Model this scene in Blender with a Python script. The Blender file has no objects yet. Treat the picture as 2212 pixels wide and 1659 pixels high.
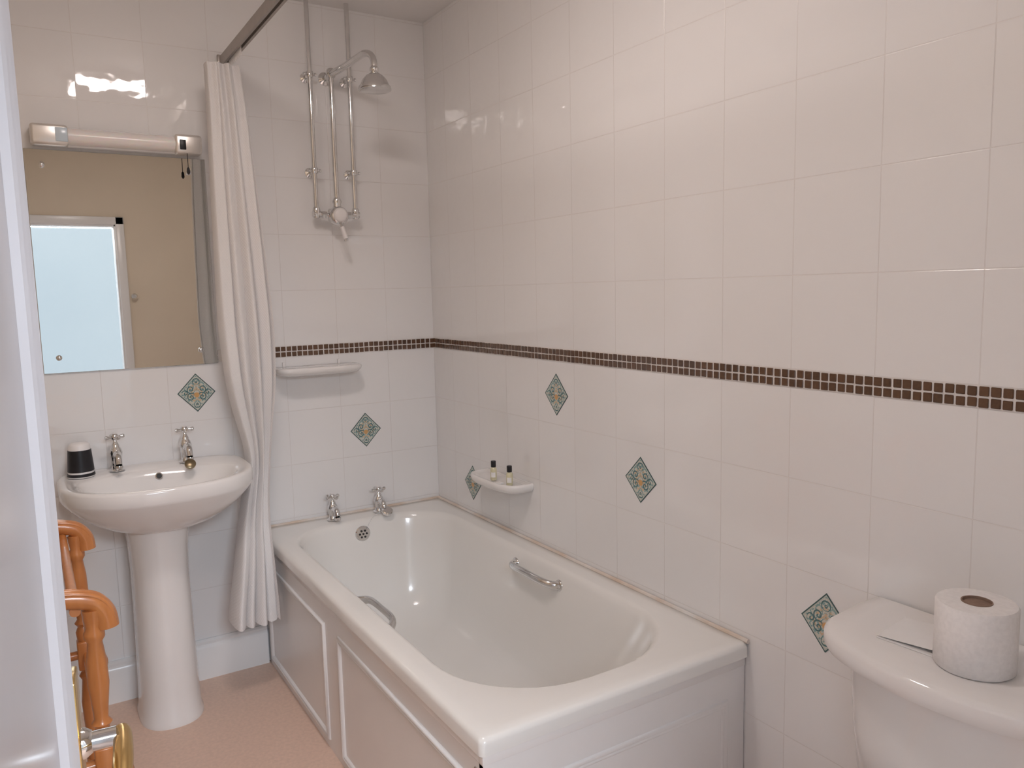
import bpy, bmesh, math, random
from mathutils import Vector, Matrix, noise
random.seed(4)
S=bpy.context.scene
try: S.view_settings.view_transform='Standard'
except Exception: pass
PI=math.pi
# ------------------------------------------------------------------ helpers
def link(o): S.collection.objects.link(o); return o
def finish(me,name,mat,smooth=True,ang=35,parent=None):
    for m in (mat if isinstance(mat,(list,tuple)) else [mat]): me.materials.append(m)
    if smooth:
        for p in me.polygons: p.use_smooth=True
        me.set_sharp_from_angle(angle=math.radians(ang))
    o=link(bpy.data.objects.new(name,me))
    if parent: o.parent=parent
    return o
def empty(name):
    o=bpy.data.objects.new(name,None); o.empty_display_size=.05; return link(o)
def from_bm(bm,name,mat,smooth=True,ang=35,parent=None):
    bmesh.ops.recalc_face_normals(bm,faces=bm.faces)
    me=bpy.data.meshes.new(name); bm.to_mesh(me); bm.free()
    return finish(me,name,mat,smooth,ang,parent)
def add_box(bm,x0,x1,y0,y1,z0,z1,bev=0,seg=2,mi=0):
    xs=sorted((x0,x1)); ys=sorted((y0,y1)); zs=sorted((z0,z1))
    v=[bm.verts.new((x,y,z)) for x in xs for y in ys for z in zs]
    idx=[(0,1,3,2),(4,6,7,5),(0,4,5,1),(2,3,7,6),(0,2,6,4),(1,5,7,3)]
    fs=[bm.faces.new([v[i] for i in f]) for f in idx]
    for f in fs: f.material_index=mi
    if bev>0:
        es=list({e for f in fs for e in f.edges})
        bmesh.ops.bevel(bm,geom=es,offset=bev,segments=seg,profile=.5,affect='EDGES',clamp_overlap=True)
def box(name,x0,x1,y0,y1,z0,z1,mat,bev=0,seg=2,parent=None):
    bm=bmesh.new(); add_box(bm,x0,x1,y0,y1,z0,z1,bev,seg); return from_bm(bm,name,mat,bev>0,35,parent)
def add_rings(bm,rings,cap0=True,cap1=True,closed=True,mi=0):
    R=[[bm.verts.new(p) for p in r] for r in rings]; n=len(R[0])
    for a,b in zip(R,R[1:]):
        for i in range(n if closed else n-1):
            j=(i+1)%n
            try: bm.faces.new((a[i],a[j],b[j],b[i])).material_index=mi
            except ValueError: pass
    if cap0: bm.faces.new(R[0][::-1]).material_index=mi
    if cap1: bm.faces.new(R[-1]).material_index=mi
def frame(d):
    d=d.normalized(); a=Vector((0,0,1)) if abs(d.z)<.9 else Vector((1,0,0))
    x=a.cross(d).normalized(); return x,d.cross(x)
def add_lathe(bm,prof,loc=(0,0,0),axis=(0,0,1),n=32,mi=0,sx=1,sy=1):
    loc=Vector(loc); d=Vector(axis).normalized()
    if abs(d.z)>.999: x,y=Vector((1,0,0)),Vector((0,1,0))*(1 if d.z>0 else -1)
    else: x,y=frame(d)
    rings=[]
    for r,z in prof:
        r=max(r,1e-4)
        rings.append([loc+d*z+x*(r*sx*math.cos(2*PI*i/n))+y*(r*sy*math.sin(2*PI*i/n)) for i in range(n)])
    add_rings(bm,rings,True,True,True,mi)
def spline(pts,k=8):
    P=[Vector(p) for p in pts]; out=[]
    for i in range(len(P)-1):
        p0=P[max(i-1,0)];p1=P[i];p2=P[i+1];p3=P[min(i+2,len(P)-1)]
        for j in range(k):
            t=j/k
            out.append(.5*((2*p1)+(p2-p0)*t+(2*p0-5*p1+4*p2-p3)*t*t+(3*p1-p0-3*p2+p3)*t**3))
    out.append(P[-1]); return out
def add_tube(bm,pts,r,n=14,mi=0,flat=1.0,up=None):
    P=[Vector(p) for p in pts]; m=len(P); rings=[]
    x=None
    for i,p in enumerate(P):
        d=(P[min(i+1,m-1)]-P[max(i-1,0)]).normalized()
        if x is None:
            if up is not None: x=Vector(up).cross(d).normalized()
            else: x,_=frame(d)
        x=(x-d*x.dot(d)).normalized(); y=d.cross(x)
        rr=r(i/(m-1)) if callable(r) else r
        rings.append([p+x*(rr*math.cos(2*PI*k/n))+y*(rr*flat*math.sin(2*PI*k/n)) for k in range(n)])
    add_rings(bm,rings,True,True,True,mi)
# ------------------------------------------------------------------ materials
def mat(name,col,rough=.5,metal=0,coat=0,sss=0,spec=.5,trans=0,emit=None,es=0,ior=1.5):
    m=bpy.data.materials.new(name); m.use_nodes=True; b=m.node_tree.nodes['Principled BSDF']
    b.inputs['Base Color'].default_value=(*col,1); b.inputs['Roughness'].default_value=rough
    b.inputs['Metallic'].default_value=metal; b.inputs['Coat Weight'].default_value=coat
    b.inputs['Coat Roughness'].default_value=.06
    b.inputs['Specular IOR Level'].default_value=spec; b.inputs['Transmission Weight'].default_value=trans; b.inputs['IOR'].default_value=ior
    if sss: b.inputs['Subsurface Weight'].default_value=sss; b.inputs['Subsurface Scale'].default_value=.01
    if emit: b.inputs['Emission Color'].default_value=(*emit,1); b.inputs['Emission Strength'].default_value=es
    return m
class NT:
    def __init__(s,m): s.t=m.node_tree; s.N=s.t.nodes; s.b=s.N['Principled BSDF']
    def n(s,t,**k):
        x=s.N.new(t)
        for a,b in k.items(): setattr(x,a,b)
        return x
    def l(s,a,b): s.t.links.new(a,b)
    def m(s,op,a,b=None,c=None):
        x=s.n('ShaderNodeMath',operation=op)
        for i,v in enumerate((a,b,c)):
            if v is None: continue
            if isinstance(v,(int,float)): x.inputs[i].default_value=v
            else: s.l(v,x.inputs[i])
        return x.outputs[0]
    def mix(s,f,a,b):
        x=s.n('ShaderNodeMix',data_type='RGBA')
        for i,v in ((0,f),(6,a),(7,b)):
            if isinstance(v,(int,float)): x.inputs[i].default_value=v
            elif isinstance(v,tuple): x.inputs[i].default_value=(*v,1)
            else: s.l(v,x.inputs[i])
        return x.outputs[2]
    def noise(s,vec,scale,detail=3,rough=.5):
        x=s.n('ShaderNodeTexNoise'); x.inputs['Scale'].default_value=scale; x.inputs['Detail'].default_value=detail; x.inputs['Roughness'].default_value=rough
        if vec is not None: s.l(vec,x.inputs['Vector'])
        return x.outputs['Fac']
    def bump(s,h,st=1,dist=1):
        x=s.n('ShaderNodeBump'); x.inputs['Strength'].default_value=st; x.inputs['Distance'].default_value=dist
        s.l(h,x.inputs['Height']); s.l(x.outputs[0],s.b.inputs['Normal']); return x
def noisy(m,scale,amt,bumpd=0,col2=None):
    q=NT(m); g=q.n('ShaderNodeNewGeometry').outputs['Position']; f=q.noise(g,scale)
    c=tuple(q.b.inputs['Base Color'].default_value)[:3]
    c2=col2 or tuple(x*(1-amt) for x in c)
    r=q.n('ShaderNodeMapRange'); r.inputs[1].default_value=.35; r.inputs[2].default_value=.65; q.l(f,r.inputs[0])
    q.l(q.mix(r.outputs[0],c,c2),q.b.inputs['Base Color'])
    if bumpd: q.bump(f,1,bumpd)
    return m
ZT=1.211; ZB=1.1695; TV=.2083
def tile_mat(name,axis,off,u):
    m=mat(name,(.87,.855,.85),.04,spec=.7); q=NT(m)
    sp=q.n('ShaderNodeSeparateXYZ'); q.l(q.n('ShaderNodeNewGeometry').outputs['Position'],sp.inputs[0])
    a=sp.outputs[axis]; z=sp.outputs[2]
    tu=q.m('DIVIDE',q.m('ADD',a,off),-u)
    above=q.m('GREATER_THAN',z,1.19)
    tv=q.m('DIVIDE',q.m('SUBTRACT',z,q.m('ADD',ZB,q.m('MULTIPLY',above,ZT-ZB))),TV)
    fu=q.m('FRACT',tu); fv=q.m('FRACT',tv)
    iu=q.m('FLOOR',tu); iv=q.m('FLOOR',tv)
    du=q.m('MINIMUM',fu,q.m('SUBTRACT',1,fu)); dv=q.m('MINIMUM',fv,q.m('SUBTRACT',1,fv))
    d=q.m('MINIMUM',du,dv)
    r=q.n('ShaderNodeMapRange',interpolation_type='SMOOTHSTEP'); r.inputs[1].default_value=.002; r.inputs[2].default_value=.0075; q.l(d,r.inputs[0])
    tilem=r.outputs[0]
    cb=q.n('ShaderNodeCombineXYZ'); q.l(iu,cb.inputs[0]); q.l(iv,cb.inputs[1]); cb.inputs[2].default_value=3.3+axis
    wn=q.n('ShaderNodeTexWhiteNoise'); q.l(cb.outputs[0],wn.inputs[0])
    sc=q.n('ShaderNodeSeparateColor'); q.l(wn.outputs['Color'],sc.inputs[0])
    t1=q.m('MULTIPLY',q.m('SUBTRACT',sc.outputs[0],.5),q.m('SUBTRACT',fu,.5))
    t2=q.m('MULTIPLY',q.m('SUBTRACT',sc.outputs[1],.5),q.m('SUBTRACT',fv,.5))
    tilt=q.m('MULTIPLY',q.m('ADD',t1,t2),.0050)
    g=q.n('ShaderNodeNewGeometry')
    w=q.noise(g.outputs['Position'],9,2); w2=q.noise(g.outputs['Position'],30,1)
    h=q.m('ADD',q.m('ADD',q.m('MULTIPLY',w,.0016),q.m('MULTIPLY',w2,.00028)),q.m('ADD',tilt,q.m('MULTIPLY',tilem,.00035)))
    q.bump(h,1,1)
    v=q.m('MULTIPLY',sc.outputs[2],.35)
    base=q.mix(v,(.872,.858,.855),(.855,.843,.842))
    q.l(q.mix(tilem,(.80,.77,.755),base),q.b.inputs['Base Color'])
    q.l(q.m('SUBTRACT',.28,q.m('MULTIPLY',tilem,.243)),q.b.inputs['Roughness'])
    return m
M={}
M['tileR']=tile_mat('right_wall_tiles',1,.165,.205)
M['tileB']=tile_mat('back_wall_tiles',0,0,.2083)
M['paint']=noisy(mat('beige_wall_paint',(.77,.67,.54),.6),3,.03)
M['hall']=noisy(mat('hall_paint',(.78,.80,.82),.6),3,.04)
M['ceil']=noisy(mat('ceiling_paint',(.87,.85,.84),.6),5,.02)
M['trimw']=noisy(mat('white_gloss_paint',(.86,.845,.84),.25),6,.02)
M['door']=noisy(mat('door_gloss_paint',(.62,.60,.62),.22),6,.05)
M['floor']=noisy(mat('pink_vinyl_floor',(.77,.555,.445),.45),90,.09,.0002)
M['cer']=noisy(mat('white_ceramic',(.87,.845,.83),.08,coat=.3),4,.02)
M['bath']=noisy(mat('bath_enamel',(.87,.85,.82),.16,coat=.3),4,.015)
M['panel']=noisy(mat('bath_panel_plastic',(.86,.84,.83),.28),5,.02)
M['chrome']=noisy(mat('chrome',(.78,.78,.78),.08,1),20,.08)
M['satin']=noisy(mat('satin_chrome_plastic',(.80,.76,.72),.28,.6),20,.06)
M['brass']=noisy(mat('brass',(.75,.52,.22),.22,1),20,.15)
M['alu']=noisy(mat('rail_aluminium',(.42,.38,.35),.4,.7),20,.1)
M['glassm']=mat('mirror_glass',(.80,.81,.79),.01,1); 
M['black']=noisy(mat('black_plastic',(.012,.012,.016),.4),40,.3)
M['white']=noisy(mat('white_plastic',(.87,.84,.83),.3),10,.03)
M['paper']=noisy(mat('tissue_paper',(.89,.86,.85),.9),120,.06,.0006)
M['card']=noisy(mat('cardboard',(.30,.20,.15),.9),60,.2)
M['leaf']=noisy(mat('leaflet_paper',(.88,.86,.85),.5),30,.02)
M['seal']=noisy(mat('silicone_sealant',(.82,.79,.76),.4),7,.0,0,(.70,.56,.45))
M['liq']=mat('yellow_toiletry',(.92,.86,.60),.08,trans=.4,coat=.5)
M['diff']=mat('lamp_diffuser',(.88,.83,.81),.25,sss=.3)
M['dark']=noisy(mat('dark_hole',(.02,.02,.02),.5),20,.2)
m=mat('orange_pine',(.62,.20,.045),.28,coat=.4); q=NT(m); g=q.n('ShaderNodeNewGeometry').outputs['Position']
mp=q.n('ShaderNodeMapping'); mp.inputs['Scale'].default_value=(40,40,5); q.l(g,mp.inputs[0]); f=q.noise(mp.outputs[0],1.5,4)
q.l(q.mix(f,(.62,.25,.08),(.43,.14,.035)),q.b.inputs['Base Color']); M['wood']=m
m=mat('brown_glass_mosaic',(.07,.03,.02),.18,coat=.5); q=NT(m); gi=q.n('ShaderNodeNewGeometry')
n1=q.noise(gi.outputs['Position'],160,3)
c1=q.mix(gi.outputs['Random Per Island'],(.055,.026,.018),(.11,.052,.030))
q.l(q.mix(q.m('MULTIPLY',n1,.6),c1,(.17,.09,.045)),q.b.inputs['Base Color']); M['mos']=m
M['grout']=noisy(mat('mosaic_grout',(.82,.78,.75),.7),60,.05)
# curtain
m=mat('waffle_curtain_cloth',(.88,.84,.83),.85); q=NT(m); uv=q.n('ShaderNodeUVMap').outputs[0]
sp=q.n('ShaderNodeSeparateXYZ'); q.l(uv,sp.inputs[0])
wx=q.m('SINE',q.m('MULTIPLY',sp.outputs[0],2*PI/.011)); wy=q.m('SINE',q.m('MULTIPLY',sp.outputs[1],2*PI/.011))
h=q.m('MULTIPLY',wx,wy); q.bump(h,.35,.0010)
q.l(q.mix(q.m('MULTIPLY',q.m('ADD',h,1),.5),(.88,.85,.84),(.94,.925,.92)),q.b.inputs['Base Color'])
tr_=q.n('ShaderNodeBsdfTranslucent'); tr_.inputs[0].default_value=(.95,.92,.91,1)
mx_=q.n('ShaderNodeMixShader'); mx_.inputs[0].default_value=.2; q.l(q.b.outputs[0],mx_.inputs[1]); q.l(tr_.outputs[0],mx_.inputs[2])
q.l(mx_.outputs[0],q.N['Material Output'].inputs[0])
M['cloth']=m
# decorative diamond tile
m=mat('decor_tile_glaze',(.7,.7,.65),.12); q=NT(m); uv=q.n('ShaderNodeUVMap').outputs[0]
sp=q.n('ShaderNodeSeparateXYZ'); q.l(uv,sp.inputs[0]); X=q.m('ABSOLUTE',sp.outputs[0]); Y=sp.outputs[1]
e=q.m('ADD',X,q.m('ABSOLUTE',Y))
cb=q.n('ShaderNodeCombineXYZ'); q.l(X,cb.inputs[0]); q.l(Y,cb.inputs[1])
def ring(cx,cy,turn,rad):
    dx=q.m('SUBTRACT',X,cx); dy=q.m('SUBTRACT',Y,cy)
    r=q.m('SQRT',q.m('ADD',q.m('MULTIPLY',dx,dx),q.m('MULTIPLY',dy,dy)))
    a=q.m('ARCTAN2',dy,dx)
    s=q.m('SINE',q.m('ADD',q.m('MULTIPLY',r,44),q.m('MULTIPLY',a,turn)))
    return q.m('MULTIPLY',q.m('GREATER_THAN',s,.35),q.m('LESS_THAN',r,rad))
sc1=q.m('MAXIMUM',ring(.30,.18,1,.22),ring(.30,-.22,-1,.24)); sc1=q.m('MAXIMUM',sc1,ring(.0,.58,1,.2)); sc1=q.m('MAXIMUM',sc1,ring(.0,-.62,-1,.18)); sc1=q.m('MAXIMUM',sc1,ring(.6,.0,1,.17))
n1=q.noise(cb.outputs[0],9,2); n2=q.noise(cb.outputs[0],6,1)
base=q.mix(q.m('GREATER_THAN',n1,.54),(.62,.62,.55),(.24,.38,.38))
oc=q.m('MULTIPLY',q.m('GREATER_THAN',n2,.52),q.m('LESS_THAN',e,.62))
base=q.mix(q.m('MULTIPLY',oc,.65),base,(.62,.40,.20))
base=q.mix(sc1,base,(.09,.18,.19))
ct=q.m('LESS_THAN',q.m('ADD',q.m('MULTIPLY',X,X),q.m('POWER',q.m('ADD',Y,.12),2)),.018)
base=q.mix(ct,base,(.66,.38,.16))
bd=q.m('GREATER_THAN',e,.88); base=q.mix(bd,base,(.50,.54,.50))
bd2=q.m('GREATER_THAN',e,.94); base=q.mix(bd2,base,(.045,.10,.10))
q.l(base,q.b.inputs['Base Color']); M['decor']=m
# ------------------------------------------------------------------ room
XL=-1.62; YF=-3.05; ZC=2.47
box('wall_back',XL-.1,.1,0,.1,-.05,ZC+.05,M['tileB'])
box('wall_right',0,.1,YF-.1,0,-.05,ZC+.05,M['tileR'])
box('wall_left',XL-.1,XL,YF-.1,0,-.05,ZC+.05,M['paint'])
DX0,DX1,DZ=-1.56,-.865,1.91
box('wall_front',DX1,0,YF-.1,YF,-.05,ZC+.05,M['paint'])
box('wall_front_pier',XL,DX0,YF-.1,YF,-.05,ZC+.05,M['paint'])
box('wall_front_lintel',DX0,DX1,YF-.1,YF,DZ,ZC+.05,M['paint'])
box('floor',XL-.6,.3,-4.9,.1,-.06,0,M['floor'])
box('ceiling',XL-.1,.1,YF-.1,.1,ZC,ZC+.06,M['ceil'])
bm=bmesh.new()
add_box(bm,DX0-.0,DX0+.02,YF-.1,YF+.012,0,DZ,.003); add_box(bm,DX1-.02,DX1,YF-.1,YF+.012,0,DZ,.003); add_box(bm,DX0,DX1,YF-.1,YF+.012,DZ-.02,DZ,.003)
add_box(bm,DX1-.008,DX1+.045,YF,YF+.02,0,DZ+.045,.005); add_box(bm,DX0-.055,DX1+.045,YF,YF+.02,DZ-.008,DZ+.045,.005)
from_bm(bm,'trim_door_frame',M['trimw'])
box('wall_hall_left',-2.3,-2.2,-4.9,YF-.1,-.05,2.5,M['hall']); box('wall_hall_right',.2,.3,-4.9,YF-.1,-.05,2.5,M['hall'])
box('ceiling_hall',-2.3,.3,-4.9,YF-.1,2.5,2.6,M['ceil'])
box('wall_hall_end',-2.3,-1.75,-5,-4.9,-.05,2.5,M['hall']); box('wall_hall_end_right',-.6,.3,-5,-4.9,-.05,2.5,M['hall']); box('wall_hall_sill',-1.75,-.6,-5,-4.9,-.05,.45,M['hall']); box('wall_hall_head',-1.75,-.6,-5,-4.9,2.2,2.5,M['hall'])
wm=mat('window_daylight',(.1,.1,.1),.3,emit=(.58,.72,.84),es=.95)
w=empty('window_1')
box('pane',-1.74,-.61,-4.97,-4.96,.46,2.19,wm,parent=w)
bm=bmesh.new()
for a in ((-1.75,-1.70,.45,2.2),(-.65,-.6,.45,2.2),(-1.75,-.6,.45,.5),(-1.75,-.6,2.15,2.2)): add_box(bm,a[0],a[1],-4.95,-4.89,a[2],a[3],.004)
from_bm(bm,'frame',M['trimw'],parent=w)
bm=bmesh.new(); prof=[(0,0),(-.02,0),(-.02,.115),(-.016,.125),(-.012,.13),(-.012,.14),(-.006,.148),(0,.148)]
add_rings(bm,[[(x,a,b) for a,b in prof] for x in (XL,-.758)])
from_bm(bm,'baseboard_back',M['trimw'],ang=25)
bm=bmesh.new(); add_rings(bm,[[(XL-a,y,b) for a,b in prof] for y in (YF,-.02)])
from_bm(bm,'baseboard_left',M['trimw'],ang=25)
def mosaic(name,wall,length):
    bm=bmesh.new(); p=.0207; s=.0174
    if wall=='B': add_box(bm,-length,0,-.0015,0,ZB,ZT,0,mi=1)
    else: add_box(bm,-.0015,0,-length,0,ZB,ZT,0,mi=1)
    n=int(length/p)
    for i in range(n):
        for j in range(2):
            c=.0105+i*p+random.uniform(-.0006,.0006); z=ZB+.0105+j*.0206+random.uniform(-.0005,.0005); h=s/2*random.uniform(.95,1.02)
            if wall=='B': add_box(bm,-c-h,-c+h,-.004,-.001,z-h,z+h,.0012,1)
            else: add_box(bm,-.004,-.001,-c-h,-c+h,z-h,z+h,.0012,1)
    from_bm(bm,name,[M['mos'],M['grout']],False)
mosaic('trim_mosaic_back','B',.868); mosaic('trim_mosaic_right','R',3.04)
def diamond(wall,c,z,hw=.0645,hh=.069):
    bm=bmesh.new(); uvl=bm.loops.layers.uv.new('UVMap')
    pts=[(hw,0),(0,hh),(-hw,0),(0,-hh)]; uvs=[(1,0),(0,1),(-1,0),(0,-1)]
    f=lambda a,b,o:((c+a,-o,z+b) if wall=='B' else (-o,c-a,z+b))
    top=[bm.verts.new(f(a,b,.0012)) for a,b in pts]; bot=[bm.verts.new(f(a,b,0)) for a,b in pts]
    fc=bm.faces.new(top)
    for l,u in zip(fc.loops,uvs): l[uvl].uv=u
    for i in range(4):
        j=(i+1)%4; fs=bm.faces.new((top[i],bot[i],bot[j],top[j]))
        for l in fs.loops: l[uvl].uv=(1,0)
    from_bm(bm,'decorative_tile',M['decor'],False)
diamond('B',-.949,1.063); diamond('B',-.318,.856)
diamond('R',-.888,1.06); diamond('R',-1.298,.856,.066,.067); diamond('R',-.306,.650); diamond('R',-1.912,.652)
# ------------------------------------------------------------------ bath
def rrect(x0,x1,y0,y1,rad,z,k=10,s=8):
    P=[]; cs=[(x1-rad[0],y1-rad[0],0,rad[0]),(x0+rad[1],y1-rad[1],90,rad[1]),(x0+rad[2],y0+rad[2],180,rad[2]),(x1-rad[3],y0+rad[3],270,rad[3])]
    arcs=[[(cx+r*math.cos(math.radians(a+90*i/k)),cy+r*math.sin(math.radians(a+90*i/k))) for i in range(k+1)] for cx,cy,a,r in cs]
    for i in range(4):
        P+=arcs[i]; e=arcs[i][-1]; b=arcs[(i+1)%4][0]
        for j in range(1,s): t=j/s; P.append((e[0]+(b[0]-e[0])*t,e[1]+(b[1]-e[1])*t))
    return [(x,y,z) for x,y in P]
HB=.526; bath=empty('bathtub')
bm=bmesh.new(); o=.0015
def R_(i,z,rf,rn,nf=0,nn=0):
    return rrect(-.69+i,-.078-i,-1.605+i+nn,-.108-i-nf,(rf,rf,rn,rn),z)
rings=[rrect(-.752,-.004,-1.685,-.004,(.006,)*4,.49),rrect(-.765,-o,-1.7,-o,(.012,)*4,.49),rrect(-.765,-o,-1.7,-o,(.014,)*4,.514),
 rrect(-.762,-o-.003,-1.697,-o-.003,(.014,)*4,.522),rrect(-.754,-.010,-1.689,-.010,(.012,)*4,.5265),
 rrect(-.73,-.035,-1.665,-.035,(.03,.03,.05,.05),.5255),
 R_(-.012,.5245,.20,.27),R_(-.004,.5225,.19,.26),R_(.003,.516,.19,.26),R_(.010,.500,.185,.255),R_(.022,.43,.18,.25,.0,.03),R_(.036,.33,.17,.24,.01,.09),R_(.05,.24,.16,.22,.02,.15),R_(.068,.18,.15,.2,.03,.19),R_(.10,.145,.13,.17,.04,.22),R_(.15,.13,.10,.12,.05,.24),R_(.22,.124,.06,.06,.10,.3)]
add_rings(bm,rings,False,True)
from_bm(bm,'tub_shell',M['bath'],ang=60,parent=bath)
bm=bmesh.new()
add_box(bm,-.752,-.735,-1.683,-.022,.0,.492); add_box(bm,-.752,-.003,-1.685,-1.668,.0,.492)
add_box(bm,-.7545,-.74,-1.687,-.022,.462,.492,.002); add_box(bm,-.755,-.003,-1.688,-1.67,.462,.492,.002)
from_bm(bm,'bath_panel',M['panel'],parent=bath)
def frame_mould(a0,a1,z0,z1,side):
    bm=bmesh.new()
    prof=[(0,0),(.0025,.007),(.006,.009),(.010,.008),(.013,.004),(.016,.007),(.020,.004),(.022,0)]
    cs=[(a0,z0,1,1),(a1,z0,-1,1),(a1,z1,-1,-1),(a0,z1,1,-1)]
    rings=[]
    for a,z,sa,sz in cs:
        r=[]
        for w,h in prof:
            aa=a+sa*w; zz=z+sz*w
            r.append((-.752-h,aa,zz) if side=='S' else (aa,-1.685-h*.5,zz))
        rings.append(r)
    rings.append(rings[0])
    add_rings(bm,rings,False,False,closed=False)
    bmesh.ops.remove_doubles(bm,verts=bm.verts,dist=1e-5)
    from_bm(bm,'panel_moulding',M['panel'],ang=50,parent=bath)
frame_mould(-.715,-.06,.03,.41,'S'); frame_mould(-1.60,-.832,.03,.412,'S'); frame_mould(-.69,-.06,.05,.39,'E')
bm=bmesh.new()
for y,z in ((-1.655,.44),(-1.655,.05)): add_lathe(bm,[(.006,0),(.006,.002),(.003,.004)],(-.7525,y,z),(-1,0,0),12)
for x,z in ((-.725,.40),(-.725,.05)): add_lathe(bm,[(.006,0),(.006,.002),(.003,.004)],(x,-1.6855,z),(0,-1,0),12)
from_bm(bm,'panel_screws',M['chrome'],parent=bath)
bm=bmesh.new()
add_tube(bm,[(-.0065,-1.7,.5285),(-.0065,-.0065,.5285)],.006,8); add_tube(bm,[(-.765,-.0065,.5285),(-.0065,-.0065,.5285)],.006,8)
from_bm(bm,'sealant',M['seal'],parent=bath)
def grip(x,inw):
    bm=bmesh.new(); y0,y1=-1.015,-.76; z=.472
    P=spline([(x-inw*.012,y0,z),(x+inw*.018,y0+.008,z+.004),(x+inw*.040,y0+.045,z+.012),(x+inw*.043,(y0+y1)/2,z+.014),(x+inw*.040,y1-.045,z+.012),(x+inw*.018,y1-.008,z+.004),(x-inw*.012,y1,z)],8)
    add_tube(bm,P,lambda t:.0095+.005*abs(2*t-1)**3,16,flat=1.25)
    for y in (y0,y1): add_lathe(bm,[(.02,-.008),(.02,.004),(.016,.008)],(x-inw*.003,y,z),(inw,0,0),20)
    from_bm(bm,'hand_grip',M['chrome'],ang=50,parent=bath)
grip(-.678,1); grip(-.091,-1)
bm=bmesh.new(); ov=(-.397,-.121,.470)
add_lathe(bm,[(.031,-.006),(.031,.003),(.027,.007),(.006,.0085),(.004,.0085)],ov,(0,-1,.06),28)
from_bm(bm,'overflow_rose',M['chrome'],parent=bath)
bm=bmesh.new()
for i in range(7):
    a=2*PI*i/6; r=.014 if i<6 else 0
    add_lathe(bm,[(.0042,0),(.0042,.0012)],(ov[0]+r*math.cos(a),ov[1]-.0085,ov[2]+r*math.sin(a)+.0005),(0,-1,0),10)
from_bm(bm,'overflow_holes',M['dark'],parent=bath)
bm=bmesh.new(); add_lathe(bm,[(.03,0),(.03,.002),(.02,.003),(.018,.001)],(-.385,-.30,.128),(0,0,1),24)
from_bm(bm,'waste',M['chrome'],parent=bath)
def chain(bm,P,r=.0016,step=.0042):
    for i in range(len(P)-1):
        a,b=P[i],P[i+1]; n=max(1,int((b-a).length/step))
        for k in range(n):
            p=a.lerp(b,k/n); bmesh.ops.create_icosphere(bm,subdivisions=1,radius=r,matrix=Matrix.Translation(p))
bm=bmesh.new(); chain(bm,spline([(-.385,-.131,.485),(-.36,-.122,.520),(-.335,-.118,.536),(-.31,-.105,.545)],6))
from_bm(bm,'plug_chain',M['chrome'],parent=bath)
bm=bmesh.new(); add_lathe(bm,[(.019,0),(.022,.003),(.022,.012),(.018,.015)],(-.290,-.118,.536),(0,-.55,.8),24)
from_bm(bm,'bath_plug',M['chrome'],parent=bath)
def cross_head(bm,c,r,z,rot):
    for k in range(4):
        a=rot+k*PI/2; d=Vector((math.cos(a),math.sin(a),0)); p=Vector((c[0],c[1],z))
        add_lathe(bm,[(.0045,0),(.0042,r*.55),(.0062,r*.72),(.0075,r*.86),(.0065,r*.97),(.002,r)],p,d,12)
    add_lathe(bm,[(.008,-.010),(.0115,-.004),(.0115,.005),(.009,.010),(.003,.012)],(c[0],c[1],z),(0,0,1),20)
def tap(name,x,y,z,h,spout,rot):
    e=empty(name); bm=bmesh.new()
    add_lathe(bm,[(.024,0),(.024,.004),(.017,.009),(.0155,.02),(.019,h*.42),(.0205,h*.5),(.017,h*.6),(.012,h*.66),(.0125,h*.7),(.009,h*.76),(.006,h*.80),(.006,h*.9)],(x,y,z),(0,0,1),28)
    P=spline([(x,y-.008,z+h*.42),(x,y-spout*.5,z+h*.50),(x,y-spout*.85,z+h*.44),(x,y-spout,z+h*.26)],8)
    add_tube(bm,P,lambda t:.0135-.003*t,16)
    add_lathe(bm,[(.012,-.008),(.0125,.0),(.0115,.004)],(x,y-spout,z+h*.26-.006),(0,0,1),20)
    from_bm(bm,'tap_body',M['chrome'],ang=50,parent=e)
    bm=bmesh.new(); cross_head(bm,(x,y),.031,z+h*.93,rot); from_bm(bm,'cross_handle',M['chrome'],ang=50,parent=e)
    bm=bmesh.new(); add_lathe(bm,[(.0075,0),(.0075,.002),(.004,.0035)],(x,y,z+h*.93+.011),(0,0,1),20); from_bm(bm,'handle_cap',M['white'],parent=e)
tap('bath_tap',-.490,-.055,.527,.098,.055,.35); tap('bath_tap',-.298,-.055,.527,.098,.055,.15)
# ------------------------------------------------------------------ washbasin
def sp_(v,e): return math.copysign(abs(v)**e,v)
BX=-1.117
def bring(a,bf,bb,yc,z,ef=.82,eb=.4,n=72,cx=BX):
    P=[]
    for i in range(n):
        t=2*PI*i/n; c,s=math.cos(t),math.sin(t)
        if s<0: P.append((cx+a*sp_(c,ef),yc+bf*sp_(s,ef),z))
        else: P.append((cx+a*sp_(c,eb),yc+bb*sp_(s,eb),z))
    return P
bs=empty('pedestal_washbasin'); bm=bmesh.new(); rz=.832
rings=[bring(.090,.105,.13,-.19,.656,.9,.5),bring(.120,.128,.15,-.19,.663),bring(.170,.17,.165,-.19,.682),bring(.220,.205,.175,-.19,.712),bring(.252,.232,.182,-.19,.740),bring(.276,.25,.1875,-.19,.766),bring(.286,.26,.1882,-.19,.780),
 bring(.290,.265,.1885,-.19,.790),bring(.290,.265,.1885,-.19,rz-.010),bring(.287,.262,.1875,-.19,rz-.003),bring(.280,.255,.185,-.19,rz),
 bring(.266,.243,.175,-.19,rz-.002),bring(.244,.190,.120,-.235,rz-.004,.9,.8),bring(.235,.182,.113,-.235,rz-.010,.9,.8),bring(.218,.168,.103,-.235,rz-.035,.92,.85),bring(.185,.140,.088,-.235,rz-.075,.95,.9),bring(.13,.095,.07,-.235,rz-.115,1,1),bring(.06,.045,.04,-.235,rz-.132,1,1),bring(.02,.02,.02,-.235,rz-.135,1,1)]
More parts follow.
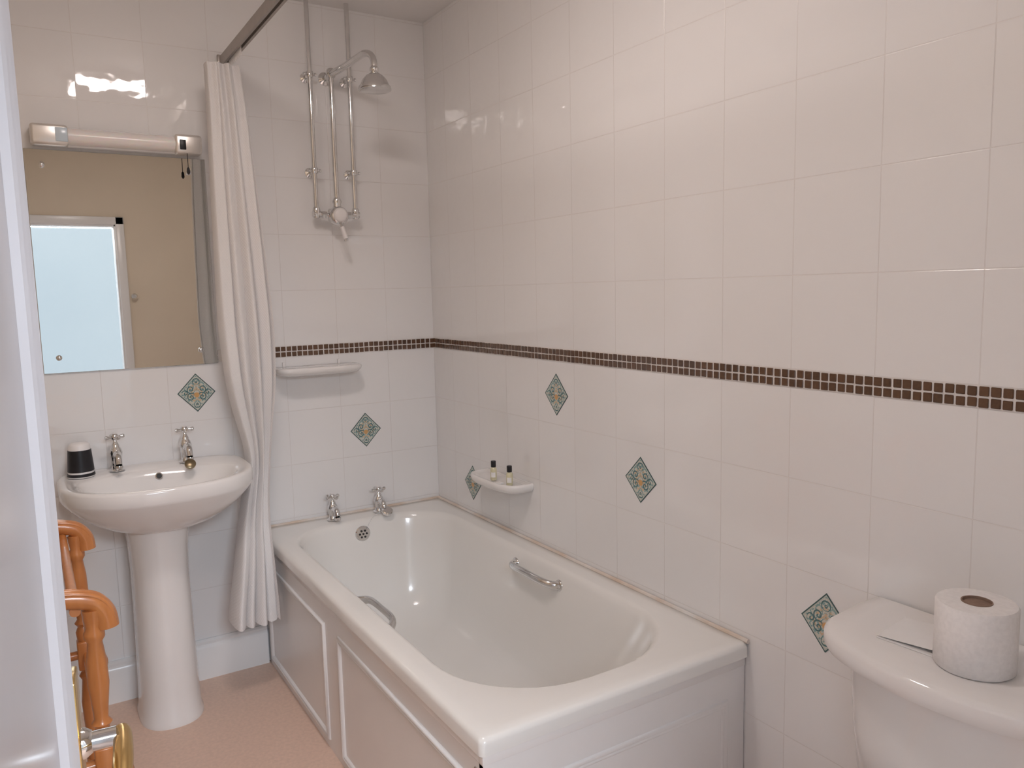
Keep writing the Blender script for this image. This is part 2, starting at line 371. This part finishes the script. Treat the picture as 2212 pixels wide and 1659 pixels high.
add_rings(bm,rings); from_bm(bm,'basin',M['cer'],ang=60,parent=bs)
bm=bmesh.new(); px=-1.133
pr=[(.100,0),(.100,.012),(.094,.03),(.092,.1),(.088,.3),(.086,.5),(.090,.60),(.10,.672)]
add_rings(bm,[bring(r,.118*r/.094,.12,-.185,z,.85,.35,cx=px) for r,z in pr]); from_bm(bm,'pedestal',M['cer'],ang=60,parent=bs)
bm=bmesh.new(); add_lathe(bm,[(.0125,-.008),(.0125,.0015),(.009,.003),(.0088,.001)],(-1.109,-.1305,.806),(0,-1,.45),20); from_bm(bm,'overflow_ring',M['chrome'],parent=bs)
bm=bmesh.new(); add_lathe(bm,[(.0088,0),(.0088,.0024)],(-1.109,-.1307,.806),(0,-1,.45),18); from_bm(bm,'overflow_hole',M['dark'],parent=bs)
bm=bmesh.new(); add_lathe(bm,[(.02,0),(.02,.002),(.012,.003)],(BX,-.235,rz-.134),(0,0,1),20); from_bm(bm,'waste',M['chrome'],parent=bs)
tap('basin_tap',-1.228,-.072,rz,.122,.075,.3); tap('basin_tap',-1.010,-.072,rz,.122,.075,.1)
bm=bmesh.new(); chain(bm,spline([(-1.012,-.098,.90),(-1.02,-.108,.87),(-1.03,-.115,.85),(-1.04,-.118,.832)],6)); from_bm(bm,'plug_chain',M['chrome'],parent=bs)
bm=bmesh.new(); add_lathe(bm,[(.015,0),(.018,.003),(.018,.009),(.013,.012)],(-1.014,-.164,.838),(0,-.75,.6),24); from_bm(bm,'basin_plug',noisy(mat('dark_bronze',(.30,.24,.15),.3,.9),30,.3),parent=bs)
cu=empty('paper_cup'); cx_,cy_,cz_=-1.335,-.095,rz
bm=bmesh.new(); add_lathe(bm,[(.040,0),(.0405,.004),(.0385,.006),(.0375,.020),(.032,.098),(.030,.106),(.026,.110),(.002,.111)],(cx_,cy_,cz_),n=40); from_bm(bm,'cup_body',M['white'],ang=50,parent=cu)
bm=bmesh.new(); add_lathe(bm,[(.0385,.0185),(.0392,.019),(.0342,.088),(.033,.0885)],(cx_,cy_,cz_),n=40)
add_lathe(bm,[(.0404,.003),(.0412,.004),(.0400,.012),(.039,.0125)],(cx_,cy_,cz_),n=40); from_bm(bm,'cup_sleeve',M['black'],ang=50,parent=cu)
# ------------------------------------------------------------------ mirror + light
mr=empty('wall_mirror'); box('glass',-1.4115,-.869,-.008,-.002,1.1647,1.880,M['glassm'],.001,1,parent=mr)
bm=bmesh.new()
for x in (-1.365,-.925):
    for z in (1.215,1.832): add_lathe(bm,[(.009,0),(.009,.003),(.006,.006),(.001,.007)],(x,-.008,z),(0,-1,0),20)
from_bm(bm,'mirror_screws',M['chrome'],parent=mr)
lt=empty('mirror_light')
box('backplate',-1.385,-.895,-.036,-.002,1.889,1.949,M['trimw'],.004,2,parent=lt)
def capbox(name,x0,x1,m,d=.068,z0=1.887,z1=1.951,bev=.010): return box(name,x0,x1,-d,-.004,z0,z1,m,bev,4,parent=lt)
capbox('end_cap_left',-1.390,-1.285,M['satin']); capbox('end_cap_right',-.972,-.885,M['satin'])
bm=bmesh.new(); add_rings(bm,[[(x,-.036-.028*math.cos(t),1.919+.026*math.sin(t)) for t in [2*PI*i/24 for i in range(24)]] for x in (-1.29,-.965)]); from_bm(bm,'diffuser_tube',M['diff'],ang=50,parent=lt)
refl=noisy(mat('cap_reflection_blue',(.62,.72,.80),.2),10,.03)  # pale blue reflection on the left end cap, painted as a thin plate
box('cap_reflection',-1.322,-1.288,-.0705,-.066,1.898,1.941,refl,.002,2,parent=lt)
box('pull_switch',-.958,-.938,-.0715,-.066,1.899,1.932,M['black'],.002,2,parent=lt)
bm=bmesh.new(); add_tube(bm,[(-.935,-.062,1.90),(-.935,-.062,1.840)],.0012,8); add_lathe(bm,[(.002,.0),(.0045,-.004),(.0055,-.018),(.002,-.024)],(-.935,-.062,1.842),n=14); from_bm(bm,'pull_cord',M['black'],parent=lt)
# ------------------------------------------------------------------ shower
sw=empty('shower_mixer'); bm=bmesh.new()
for x in (-.495,-.343):
    add_tube(bm,[(x,-.06,ZC),(x,-.06,1.705)],.0085,16)
    add_lathe(bm,[(.012,-.02),(.014,-.012),(.014,.012),(.011,.02)],(x,-.06,1.705),n=18)
    for z in (2.20,1.857):
        add_lathe(bm,[(.013,-.010),(.014,-.006),(.014,.006),(.013,.010)],(x,-.06,z),n=18)
        add_lathe(bm,[(.018,0),(.018,.004),(.007,.010),(.006,.05)],(x,0,z),(0,-1,0),18)
        add_lathe(bm,[(.003,-.026),(.006,-.024),(.006,-.018),(.003,-.016),(.003,.016),(.006,.018),(.006,.024),(.003,.026)],(x,-.062,z),(1,0,0),12)
for a,b in ((-.495,-.44),(-.40,-.343)):
    add_tube(bm,[(a,-.06,1.70),(b,-.066,1.695)],.0085,14)
    mid=(a+b)/2; add_lathe(bm,[(.014,-.010),(.015,0),(.014,.010)],(mid,-.063,1.697),(1,0,0),6)
add_lathe(bm,[(.013,-.014),(.014,0),(.013,.014)],(-.495,-.06,1.70),(1,0,0),18); add_lathe(bm,[(.013,-.014),(.014,0),(.013,.014)],(-.343,-.06,1.70),(1,0,0),18)
from_bm(bm,'supply_pipes',M['chrome'],ang=50,parent=sw)
bm=bmesh.new()
add_lathe(bm,[(.018,-.032),(.024,-.030),(.026,-.02),(.03,0),(.026,.02),(.02,.028),(.014,.034)],(-.42,-.072,1.695),(1,0,0),24)
add_lathe(bm,[(.032,0),(.036,.012),(.036,.03),(.032,.042),(.024,.046)],(-.42,-.062,1.692),(0,-1,0),32)
add_lathe(bm,[(.016,0),(.018,.02),(.014,.035),(.018,.045),(.012,.06)],(-.42,-.075,1.70),n=20)
add_tube(bm,[(-.42,-.075,1.74),(-.42,-.075,2.205)],.0095,16)
add_lathe(bm,[(.014,-.012),(.017,-.006),(.019,.004),(.017,.014),(.012,.02)],(-.42,-.075,2.205),n=20)
add_lathe(bm,[(.024,0),(.024,.005),(.011,.012),(.010,.075)],(-.42,-.0,2.205),(0,-1,0),24)
add_tube(bm,spline([(-.42,-.08,2.205),(-.41,-.17,2.207),(-.40,-.29,2.212),(-.395,-.345,2.213),(-.388,-.378,2.203),(-.383,-.395,2.18),(-.383,-.398,2.150)],8),lambda t:.0125-.002*t,18)
add_lathe(bm,[(.010,0),(.015,-.006),(.015,-.014),(.011,-.018),(.016,-.024),(.030,-.032),(.042,-.046),(.047,-.060),(.053,-.066),(.055,-.072),(.055,-.078),(.050,-.080),(.004,-.081)],(-.383,-.398,2.160),n=40)
from_bm(bm,'riser_and_head',M['chrome'],ang=45,parent=sw)
bm=bmesh.new(); add_lathe(bm,[(.027,0),(.027,.004),(.02,.010),(.004,.012)],(-.42,-.107,1.694),(0,-1,0),32)
add_tube(bm,[(-.417,-.112,1.650),(-.408,-.122,1.605)],lambda t:.0075+.002*t,14)
from_bm(bm,'ceramic_lever',M['white'],ang=50,parent=sw)
bm=bmesh.new(); add_tube(bm,[(-.42,-.10,1.675),(-.417,-.112,1.648)],.006,12); add_lathe(bm,[(.008,0),(.008,.004)],(-.408,-.122,1.602),(.2,-.2,-1),14); from_bm(bm,'lever_chrome',M['chrome'],parent=sw)
# ------------------------------------------------------------------ curtain rail + curtain
rl=empty('curtain_rail'); bm=bmesh.new(); RX,RZ=-.785,2.20
path=[(RX,-.002),(RX,-1.80)]
rings=[]
for i,(x,y) in enumerate(path):
    a=path[max(i-1,0)]; b=path[min(i+1,len(path)-1)]; d=Vector((b[0]-a[0],b[1]-a[1],0)).normalized(); nn=Vector((-d.y,d.x,0))
    rings.append([Vector((x,y,RZ))+nn*s*.013+Vector((0,0,h)) for s,h in ((-1,0),(-1,.034),(1,.034),(1,0),(.35,0),(.35,.010),(-.35,.010),(-.35,0))])
add_rings(bm,rings); from_bm(bm,'track',M['alu'],ang=30,parent=rl)
box('wall_bracket',RX-.02,RX+.02,-.012,-.002,RZ-.008,RZ+.042,M['alu'],.003,parent=rl)
bm=bmesh.new(); add_tube(bm,[(RX,-1.76,RZ+.03),(RX,-1.76,ZC)],.006,12); add_lathe(bm,[(.022,0),(.022,-.004),(.008,-.012)],(RX,-1.76,ZC),(0,0,1),20); from_bm(bm,'ceiling_hanger',M['alu'],ang=50,parent=rl)
ct=empty('shower_curtain')
bm=bmesh.new(); uvl=bm.loops.layers.uv.new('UVMap')
tab=[(2.165,-.885,-.760,-.17),(2.05,-.888,-.748,-.18),(1.7,-.900,-.728,-.19),(1.3,-.908,-.708,-.20),(1.1,-.893,-.716,-.20),(.98,-.860,-.728,-.17),(.86,-.823,-.742,-.15),(.78,-.823,-.752,-.15),(.65,-.868,-.768,-.19),(.5,-.905,-.773,-.25),(.4,-.93,-.772,-.27),(.29,-.955,-.768,-.28)]
def ti(z,k):
    for a,b in zip(tab,tab[1:]):
        if a[0]>=z>=b[0]:
            t=(a[0]-z)/(a[0]-b[0]); return a[k]+(b[k]-a[k])*t
    return tab[-1][k]
def tis(z,k): return sum(ti(min(2.165,max(.29,z+d)),k) for d in (-.06,-.03,0,.03,.06))/5
NU,NV=260,90; G=[]
for j in range(NV+1):
    z=2.165-(2.165-.29)*j/NV; row=[]; xl,xr,yc=tis(z,1),tis(z,2),tis(z,3); wd=xr-xl
    A=.036+.010*math.sin(z*2.2)
    nfz=4.6
    if z>1.95: A*=1-.25*(z-1.95)/.215
    if z<.6: A+=.02*(.6-z)/.3
    for i in range(NU+1):
        u=i/NU; ph=2*PI*nfz*(u+.10*noise.noise(Vector((u*2.2,z*.45,1))))+.6*math.sin(z*1.3)
        amp=A*(.85+.7*noise.noise(Vector((u*3.1,z*.5,5))))
        fine=(.006*math.sin(2.7*ph+z)+.010*noise.noise(Vector((u*11,z*1.1,9))))*(1+.6*max(0,z-1.8)/.36)
        x=xl+wd*(.03+.94*u)+.012*math.cos(ph)*min(1,wd/.12)
        y=yc+amp*math.sin(ph)+fine
        row.append(bm.verts.new((max(min(x,xr+.002),xl-.002),y,z+(.006*math.sin(ph) if j==NV else 0))))
    G.append(row)
for j in range(NV):
    for i in range(NU):
        f=bm.faces.new((G[j][i],G[j][i+1],G[j+1][i+1],G[j+1][i]))
        for l,(a,b) in zip(f.loops,((i,j),(i+1,j),(i+1,j+1),(i,j+1))): l[uvl].uv=(a/NU*.95,b/NV*1.875)
me=bpy.data.meshes.new('cloth'); bm.to_mesh(me); bm.free(); oc=finish(me,'cloth',M['cloth'],True,180,ct)
bm=bmesh.new()
for i in range(9):
    y=-.10-.02*i; add_tube(bm,[(RX,y,RZ+.006),(RX,y,RZ-.022)],.0025,8)
from_bm(bm,'curtain_hooks',M['white'],parent=ct)
# ------------------------------------------------------------------ wall shelf, soap dish
def shelf(name,wall,c,hw,dep,z,th,rad,dish=False):
    bm=bmesh.new()
    def ringp(s,zz,mn=0):
        P=[]; n=48
        for i in range(n+1):
            t=-PI/2+PI*i/n
            a=hw*s*sp_(math.sin(t),rad); b=(dep-(1-s)*hw)*sp_(math.cos(t),rad)
            P.append((a,max(b,mn),zz))
        return P
    f=lambda p:((c+p[0],-.001-p[1],p[2]) if wall=='B' else (-.001-p[1],c+p[0],p[2]))
    prof=[(.84,z-th,0),(.93,z-th*.86,0),(.985,z-th*.55,0),(1,z-th*.25,0),(.99,z-.002,0),(.96,z+.001,0)]+([(.92,z-.001,.008),(.88,z-.006,.012),(.80,z-.0075,.014)] if dish else [(.9,z,0)])
    add_rings(bm,[[f(p) for p in ringp(s,zz,mn)] for s,zz,mn in prof]); return from_bm(bm,name,M['cer'],ang=50)
shelf('wall_shelf','B',-.515,.165,.115,1.132,.030,.35)
for x in (-.635,-.42):
    box('shelf_bracket',x-.004,x+.004,-.012,-.001,1.132,1.150,M['white'],.001)
shelf('soap_dish','R',-.585,.158,.110,.733,.034,.55,True)
def bottle(x,y):
    e=empty('toiletry_bottle'); z=.727
    bm=bmesh.new(); add_lathe(bm,[(.010,0),(.0118,.002),(.0118,.040),(.0105,.044),(.007,.047),(.006,.050)],(x,y,z),n=28); from_bm(bm,'bottle',M['liq'],ang=50,parent=e)
    bm=bmesh.new(); add_lathe(bm,[(.0085,.048),(.0092,.049),(.0092,.068),(.0085,.070)],(x,y,z),n=28); from_bm(bm,'cap',M['black'],ang=50,parent=e)
    bm=bmesh.new()
    add_rings(bm,[[(x+.0121*math.cos(a),y+.0121*math.sin(a),zz) for a in [PI+.2+1.4*i/10 for i in range(11)]] for zz in (z+.012,z+.030)],False,False,False); from_bm(bm,'label',M['leaf'],parent=e)
bottle(-.070,-.588); bottle(-.066,-.690)
bm=bmesh.new(); add_box(bm,-.095,-.068,-.655,-.625,.7258,.7305,.002,2); from_bm(bm,'soap_bar',M['leaf'])
# ------------------------------------------------------------------ toilet
to=empty('toilet'); cy=-2.27; zt=.757
def cring(hw,d0,bow,z,n=40):
    P=[(-.006,cy+hw*.985,z)]
    for i in range(n+1):
        t=-1+2*i/n; a=-t
        e=1-abs(a)**10
        dep=d0*(.35+.65*e**.4)+bow*(1-a*a)
        P.append((-dep,cy+a*hw,z))
    P.append((-.006,cy-hw*.985,z)); return P
bm=bmesh.new()
add_rings(bm,[cring(.222,.186,.06,zt-.046),cring(.236,.206,.064,zt-.042),cring(.240,.213,.065,zt-.028),cring(.240,.213,.065,zt-.011),cring(.238,.211,.064,zt-.004),cring(.233,.204,.062,zt),cring(.20,.165,.055,zt+.0005)])
from_bm(bm,'cistern_lid',M['cer'],ang=50,parent=to)
bm=bmesh.new(); add_rings(bm,[cring(.185,.11,.05,.40),cring(.20,.135,.055,.42),cring(.208,.15,.058,.55),cring(.214,.16,.06,zt-.045)]); from_bm(bm,'cistern_body',M['cer'],ang=50,parent=to)
def er(cx,a,b,z,n=40): return [(cx+a*math.cos(2*PI*i/n),cy+b*math.sin(2*PI*i/n),z) for i in range(n)]
bm=bmesh.new(); add_rings(bm,[er(-.33,.20,.11,0),er(-.33,.19,.10,.03),er(-.34,.17,.09,.15),er(-.37,.22,.14,.27),er(-.40,.25,.175,.36),er(-.40,.255,.18,.395)]); add_box(bm,-.25,-.01,cy-.10,cy+.10,.25,.40,.01); from_bm(bm,'pan',M['cer'],ang=50,parent=to)
bm=bmesh.new(); add_rings(bm,[er(-.405,.252,.18,.397),er(-.405,.258,.185,.405),er(-.405,.258,.185,.420),er(-.405,.24,.17,.430)]); from_bm(bm,'seat_lid',M['white'],ang=50,parent=to)
rx,ry,rzz=-.150,-2.305,zt+.001; tr=empty('toilet_paper_roll'); bm=bmesh.new()
add_lathe(bm,[(.058,0),(.0615,.003),(.0615,.108),(.059,.1115),(.040,.1125),(.0235,.1115),(.0225,.108)],(rx,ry,rzz),n=56); from_bm(bm,'tissue',M['paper'],ang=50,parent=tr)
bm=bmesh.new()
add_rings(bm,[[(rx+r*math.cos(2*PI*i/40),ry+r*math.sin(2*PI*i/40),rzz+z) for i in range(40)] for r,z in ((.0236,.1105),(.0236,.1128),(.0215,.1128),(.0215,.1085))],False,False); from_bm(bm,'core',M['card'],ang=50,parent=tr)
bm=bmesh.new(); add_lathe(bm,[(.0216,.1083),(.0214,.1086),(.0205,.1087)],(rx,ry,rzz),n=40); from_bm(bm,'core_inside',M['card'],parent=tr)
lf=empty('leaflet'); bm=bmesh.new(); z0=zt+.001
P=[(-.185,-2.150),(-.070,-2.135),(-.060,-2.235),(-.178,-2.250)]
add_rings(bm,[[(x,y,z0) for x,y in P],[(x,y,z0+.0022) for x,y in P]]); 
P2=[(-.183,-2.150),(-.070,-2.135),(-.055,-2.230),(-.172,-2.246)]
add_rings(bm,[[(x,y,z0+.003+(.006 if i in(2,3) else 0)) for i,(x,y) in enumerate(P2)],[(x,y,z0+.0036+(.006 if i in(2,3) else 0)) for i,(x,y) in enumerate(P2)]])
from_bm(bm,'folded_sheet',M['leaf'],False,parent=lf)
# ------------------------------------------------------------------ towel rail
tw=empty('wooden_towel_rail')
def end_frame(y):
    bm=bmesh.new(); xc=-1.465
    def arch(h,w,r,droop):
        pts=[(xc+w,y,h-droop),(xc+w-.004,y,h-droop*.55),(xc+w*.78,y,h-droop*.18),(xc+w*.42,y,h),(xc,y,h+.004)]
        full=pts+[(2*xc-p[0],p[1],p[2]) for p in pts[-2::-1]]
        P=spline(full,8); add_tube(bm,P,lambda t:r*(1+.15*abs(2*t-1)),14,flat=.9,up=(0,1,0))
        for s in (-.010,.010): add_tube(bm,[p+Vector((0,s,.0)) +(p-Vector((xc,y,h-.12))).normalized()*(r*.72) for p in P],.0055,8)
    arch(.802,.106,.019,.070); 
    for sx in (1,-1):
        x=xc+sx*.080
        pr=[(.014,0),(.017,.01),(.019,.03),(.013,.045),(.020,.055),(.013,.065),(.015,.09),(.0205,.14),(.019,.19),(.014,.23),(.020,.24),(.020,.25),(.014,.262),(.017,.28),(.019,.30)]
        add_lathe(bm,[(r,z-.30) for r,z in pr],(x,y,.775),n=20)
        add_box(bm,x-.019,x+.019,y-.019,y+.019,.40,.48,.004)
        add_lathe(bm,[(.019,0),(.013,-.012),(.020,-.024),(.014,-.036),(.020,-.10),(.017,-.17),(.013,-.22),(.020,-.24),(.016,-.26),(.020,-.28)],(x,y,.405),n=20)
        add_box(bm,x-.019,x+.019,y-.019,y+.019,.05,.14,.004)
        P=spline([(x-sx*.01,y,.085),(x+sx*.03,y,.07),(x+sx*.06,y,.03),(x+sx*.075,y,.012)],6); add_tube(bm,P,lambda t:.018-.006*t,12)
        P=spline([(x-sx*.005,y,.44),(x+sx*.025,y,.435),(x+sx*.040,y,.41),(x+sx*.038,y,.385)],6); add_tube(bm,P,lambda t:.016-.005*t,12)
    add_tube(bm,[(xc-.083,y,.44),(xc+.083,y,.44)],.012,12); add_tube(bm,[(xc-.083,y,.09),(xc+.083,y,.09)],.012,12)
    from_bm(bm,'end_frame',M['wood'],ang=50,parent=tw)
Y0,Y1=-1.20,-.60
end_frame(Y0); end_frame(Y1)
bm=bmesh.new()
for x,z in ((-1.415,.775),(-1.515,.775),(-1.465,.70),(-1.382,.62),(-1.382,.44),(-1.548,.44),(-1.465,.09)):
    add_tube(bm,[(x,Y0,z),(x,Y1,z)],.0105,14)
from_bm(bm,'hanging_bars',M['wood'],ang=50,parent=tw)
# ------------------------------------------------------------------ door
dr=empty('door_1'); A=Vector((-1.446,-2.14,0)); B=Vector((-1.522,-2.93,0)); d=(B-A).normalized(); nrm=Vector((-d.y,d.x,0))
if nrm.x<0: nrm=-nrm
L=(B-A).length; TM=Matrix(((d.x,nrm.x,0,A.x),(d.y,nrm.y,0,A.y),(0,0,1,0),(0,0,0,1)))
bm=bmesh.new(); add_box(bm,0,L,-.036,0,.008,1.88,.005,3)
for x0,x1,z0,z1 in ((.072,L-.08,.13,1.80),(.098,L-.106,.156,1.774),(.128,L-.136,.186,1.744)):
    pr=[(0,0),(.003,.006),(.008,.008),(.013,.005),(.017,.006),(.022,.0)]
    cs=[(x0,z0,1,1),(x1,z0,-1,1),(x1,z1,-1,-1),(x0,z1,1,-1)]; rg=[[(a+sa*w,h,z+sz*w) for w,h in pr] for a,z,sa,sz in cs]; rg.append(rg[0]); add_rings(bm,rg,False,False,False)
bm.transform(TM); from_bm(bm,'leaf',M['door'],ang=30,parent=dr)
bm=bmesh.new(); add_box(bm,.020,.062,0,.008,.89,1.066,.002); bm.transform(TM); from_bm(bm,'backplate',M['brass'],parent=dr)
bm=bmesh.new(); add_tube(bm,[(.042,.002,1.000),(.042,.036,1.000)],.009,16); add_lathe(bm,[(.014,0),(.014,.004),(.010,.010)],(.042,.006,1.000),(0,1,0),20); bm.transform(TM); from_bm(bm,'lever_neck',M['chrome'],ang=50,parent=dr)
bm=bmesh.new(); add_tube(bm,spline([(.030,.040,1.000),(.045,.041,1.000),(.085,.041,1.000),(.125,.039,.996),(.150,.034,.990)],6),lambda t:.0065+.002*math.sin(t*PI),16,flat=.7); bm.transform(TM); from_bm(bm,'lever',M['brass'],ang=50,parent=dr)
bm=bmesh.new(); add_lathe(bm,[(.016,0),(.018,.006),(.012,.02),(.02,.035),(.012,.05)],(-.79,YF,1.42),(0,1,0),20); from_bm(bm,'robe_hook',M['chrome'])
# ------------------------------------------------------------------ lights
cl=empty('ceiling_light'); em=mat('ceiling_light_diffuser',(.9,.85,.8),.4,emit=(1,.89,.845),es=47)
box('diffuser',-1.17,-.83,-1.55,-1.36,ZC-.055,ZC-.03,em,.008,3,parent=cl)
box('base',-1.19,-.81,-1.57,-1.34,ZC-.032,ZC-.001,M['white'],.006,2,parent=cl)
def area(name,loc,rot,sx,sy,p,c):
    l=bpy.data.lights.new(name,'AREA'); l.shape='RECTANGLE'; l.size=sx; l.size_y=sy; l.energy=p; l.color=c
    o=link(bpy.data.objects.new(name,l)); o.location=loc; o.rotation_euler=rot
area('hall_daylight_fill',(-1.25,-4.35,2.35),(math.radians(62),0,0),1.2,.8,95,(.80,.89,1))  # added lamp near the hall ceiling, boosts the weak glow of the window pane
wd=bpy.data.worlds.new('World'); S.world=wd; wd.use_nodes=True
bg=wd.node_tree.nodes['Background']; bg.inputs[0].default_value=(.75,.8,.9,1); bg.inputs[1].default_value=.3
# ------------------------------------------------------------------ camera
yaw,pitch,roll=-.5554,-.1189,-.0231
f=Vector((math.sin(-yaw)*math.cos(pitch),math.cos(yaw)*math.cos(pitch),math.sin(pitch))); r=Vector((math.cos(yaw),math.sin(yaw),0)); u=r.cross(f)
r2=r*math.cos(roll)+u*math.sin(roll); u2=-r*math.sin(roll)+u*math.cos(roll)
cam=bpy.data.cameras.new('camera'); co=link(bpy.data.objects.new('camera',cam)); cam.sensor_width=36; cam.lens=1691.45*36/2212; cam.clip_start=.01
Mx=Matrix((r2,u2,-f)).transposed().to_4x4(); Mx.translation=Vector((-1.4568,-2.9618,1.4004)); co.matrix_world=Mx
S.camera=co
